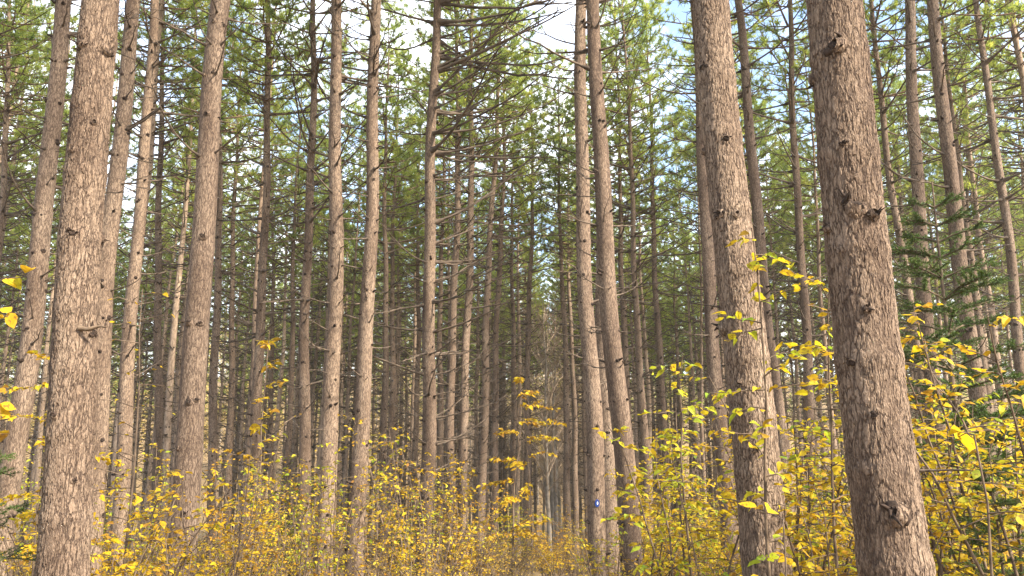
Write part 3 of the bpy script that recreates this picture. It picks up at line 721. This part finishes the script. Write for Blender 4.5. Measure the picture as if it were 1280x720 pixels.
# ----------------------------------------------------------------- spruce saplings
def spruce_meshes(H, R):
    sb=MB(); nb=MB(); tube(sb,[[0,0,0],[.01,0,H*.5],[0,0,H]],[.022,.014,.004],6)
    PP=[];DD=[]; z=.7
    while z<H-.05:
        f=z/H; ln0=R*(1-f)**.8+.05
        for q in range(rng.integers(4,7)):
            a=rng.uniform(0,6.28); ln=ln0*rng.uniform(.7,1.15); d=np.array([math.cos(a),math.sin(a),.25+.35*f]); k=7; t=np.linspace(0,1,k)[:,None]
            B=np.array([0,0,z])+d*ln*t+np.array([0,0,-.32*ln])*t**2+rng.normal(0,.01,(k,3))*t
            tube(sb,B,np.linspace(.007,.002,k),4)
            tw=[B]
            for m_ in range(int(4+ln*12)):
                s=rng.uniform(.15,.95); j=min(int(s*6),5); p=B[j]+(B[j+1]-B[j])*(s*6-j); side=np.cross(d,[0,0,1])*rng.choice([-1,1])
                l2=.42*ln*(1.05-s)+.05; e=unit(unit(d)*.8+side*.8+np.array([0,0,rng.uniform(-.2,.15)])); T=p+e*l2*np.linspace(0,1,4)[:,None]
                tube(sb,T,np.linspace(.003,.0015,4),3); tw.append(T)
            for T in tw:
                L_=np.linalg.norm(T[-1]-T[0]); n=int(L_*330)+14
                s=rng.random(n)*(len(T)-1); j=np.minimum(s.astype(int),len(T)-2); p=T[j]+(T[j+1]-T[j])*(s-j)[:,None]
                ax=unit(T[-1]-T[0]); PP.append(p); DD.append(ax*.7+unit(rng.normal(size=(n,3)))*np.array([1,1,.7]))
        z+=rng.uniform(.08,.13)
    P=np.concatenate(PP); D=np.concatenate(DD); blades(nb,P,D,rng.uniform(.018,.032,len(P)),.0052,0)
    return sb.mesh('spruce_stem',[M_stem],True),nb.mesh('spruce_foliage',[M_spruce])
SP=spruce_meshes(2.6,.86)
def spruce(px,py_top,Y,label):
    p=at(px,py_top,Y); g=float(gz(p[0],Y)); s=(p[2]-g)/2.6
    t=thing('spruce_sapling',label,'spruce',(p[0],Y,g),rng.uniform(0,6.28),None,s)
    link('stem',SP[0],t); link('foliage',SP[1],t)
spruce(1165,228,8.3,'dark green spruce sapling behind the broadest right hand trunk')
spruce(-62,395,5.2,'dark green spruce whose branch tips reach in at the left edge')
spruce(1236,560,4.9,'small dim spruce sapling low behind the golden right edge shrub')

# ----------------------------------------------------------------- near leafy twigs
def big_leaf_sapling(px,py,Y,label,leafsize,nl,mat,side):
    p=at(px,py,Y); g=float(gz(p[0],Y)); h=p[2]-g; sb=MB(); lb=MB()
    k=8; t=np.linspace(0,1,k)[:,None]
    P=np.array([side,0,0])*(1-t)**2*.0+np.array([0.,0,h])*t+rng.normal(0,.02,(k,3))*t
    tube(sb,P,np.linspace(.009,.003,k),6)
    PP=[];AA=[];NN=[]
    for q in range(nl):
        s=.35+.65*(q+1)/nl; j=min(int(s*(k-1)),k-2); c=P[j]+(P[j+1]-P[j])*(s*(k-1)-j); a=rng.uniform(0,6.28)
        d=np.array([math.cos(a),math.sin(a),.15]); ln=rng.uniform(.08,.28)
        tube(sb,[c,c+d*ln*.5,c+d*ln+[0,0,-.02]],[.003,.0022,.0016],4)
        for e in range(3):
            PP.append(c+d*ln*(.55+.22*e)); AA.append(d+rng.normal(0,.6,3)+[0,0,-.35]); NN.append(np.array([0,-.35,1.])+rng.normal(0,.4,3))
    leaves(lb,PP,AA,NN,leafsize*rng.uniform(.7,1.2,len(PP)),0,1.15)
    o=thing('sapling',label,'sapling',(p[0],Y,g))
    link('stem',sb.mesh('sapling_stem',[M_stem],True),o); link('foliage',lb.mesh('sapling_foliage',[mat]),o)
big_leaf_sapling(1228,545,2.7,'small sapling with the largest bright green leaves near the right edge',.09,4,M_green,.1)
big_leaf_sapling(-16,325,3.4,'gold leaved sapling entering at the left edge beside the slanting trunk',.075,12,M_yellow,-.1)
big_leaf_sapling(975,650,3.3,'short sapling with big yellow leaves before the thick leaning trunk',.075,3,M_yellow,.1)

# ----------------------------------------------------------------- fallen leaves on the ground
mb=MB(); n=16000
y=3+42*rng.random(n)**1.3; x=y*np.tan(np.radians(rng.uniform(-42,42,n)))
P=np.stack([x,y,gz(x,y)+.012],-1); a=rng.uniform(0,6.28,n)
leaves(mb,P,np.stack([np.cos(a),np.sin(a),rng.uniform(-.1,.3,n)],-1),np.array([0,0,1.])+rng.normal(0,.3,(n,3)),rng.uniform(.04,.08,n))
link('fallen_leaves',mb.mesh('fallen_leaves',[M_orange]),kind='stuff')

# ----------------------------------------------------------------- trail marker on its trunk
t=TR[6]; D=t[1]
mp=at(742.5,629,D-.14); h=mp[2]-t[5]; c=t[3](h); cw=np.array([c[0]+t[2].location.x,c[1]+t[2].location.y,0])
rr=float(radius_at(h,t[4]))+.012
M_blue=woodmat('marker_blue_paint',(.010,.030,.14),(.015,.042,.19),20); M_white=woodmat('marker_white_paint',(.62,.64,.66),(.75,.76,.78),20)
def disc(mb,rx,rz,y0,th,n=20,cx=0,cz=0,mat=0):
    a=np.arange(n)*2*np.pi/n; ring=np.stack([cx+rx*np.cos(a),np.full(n,y0),cz+rz*np.sin(a)],-1); back=ring+[0,th,0]
    mb.add(np.vstack([ring,[[cx,y0,cz]]]),[[n,q,(q+1)%n] for q in range(n)],mat)
    mb.add(np.vstack([ring,back]),[[q,n+q,n+(q+1)%n,(q+1)%n] for q in range(n)],mat)
root=thing('trail_marker','small blue oval trail marker with a white dash, nailed to a pine trunk','trail marker',(cw[0],cw[1]-rr-.004,mp[2]))
mb=MB(); disc(mb,.037,.058,0,.012); link('plate',mb.mesh('marker_plate',[M_blue]),root)
mb=MB(); disc(mb,.010,.026,-.003,.004,12,.004,0); link('dash',mb.mesh('marker_dash',[M_white]),root)

# ----------------------------------------------------------------- air
hm_,hnt,hout=newmat('forest_air'); pv=hnt.nodes.new('ShaderNodeVolumePrincipled'); pv.inputs['Color'].default_value=(.96,.93,.84,1); pv.inputs['Density'].default_value=.0008; pv.inputs['Anisotropy'].default_value=.2
hnt.links.new(pv.outputs[0],hout.inputs['Volume'])
mb=MB(); c=np.array([[x,y,z] for x in (-430,430) for y in (-130,610) for z in (-14,45)],float)
mb.add(c,[[0,1,3,2],[4,6,7,5],[0,4,5,1],[2,3,7,6],[0,2,6,4],[1,5,7,3]])
link('haze',mb.mesh('haze',[hm_]),kind='stuff')

# ----------------------------------------------------------------- light
SUN_EL,SUN_AZ=RAD(38),RAD(124)
w=bpy.data.worlds.new('World'); S.world=w; w.use_nodes=True; nt=w.node_tree; nt.nodes.clear(); L=nt.links.new
out=nt.nodes.new('ShaderNodeOutputWorld'); bg=nt.nodes.new('ShaderNodeBackground'); bg.inputs['Strength'].default_value=.14
sky=nt.nodes.new('ShaderNodeTexSky'); sky.sky_type='NISHITA'; sky.sun_disc=False; sky.sun_elevation=SUN_EL; sky.sun_rotation=SUN_AZ
tc=N(nt,'ShaderNodeTexCoord'); nz=N(nt,'ShaderNodeTexNoise',Scale=3.2,Detail=7.0,Roughness=.6); L(tc.outputs['Generated'],nz.inputs['Vector'])
cr=ramp(nt,[(.44,(0,0,0)),(.62,(1,1,1))]); L(nz.outputs['Fac'],cr.inputs[0])
mx=mixc(nt,cr.outputs[0],sky.outputs[0],(5.6,5.75,6.0)); L(mx,bg.inputs['Color']); L(bg.outputs[0],out.inputs['Surface'])
sl=bpy.data.lights.new('sun','SUN'); sl.energy=4.2; sl.angle=RAD(6); sl.color=(1,.90,.72)
so=bpy.data.objects.new('sun',sl); COL.objects.link(so)
sv=Vector((math.sin(SUN_AZ)*math.cos(SUN_EL),math.cos(SUN_AZ)*math.cos(SUN_EL),math.sin(SUN_EL)))
so.rotation_euler=sv.to_track_quat('Z','Y').to_euler(); so.location=sv*30

S.view_settings.view_transform='Standard'; S.view_settings.look='None'; S.view_settings.gamma=1
S.view_settings.use_curve_mapping=False; S.view_settings.exposure=2.05
cy=S.cycles; cy.max_bounces=8; cy.diffuse_bounces=6; cy.transmission_bounces=6; cy.glossy_bounces=2
cy.sample_clamp_indirect=6
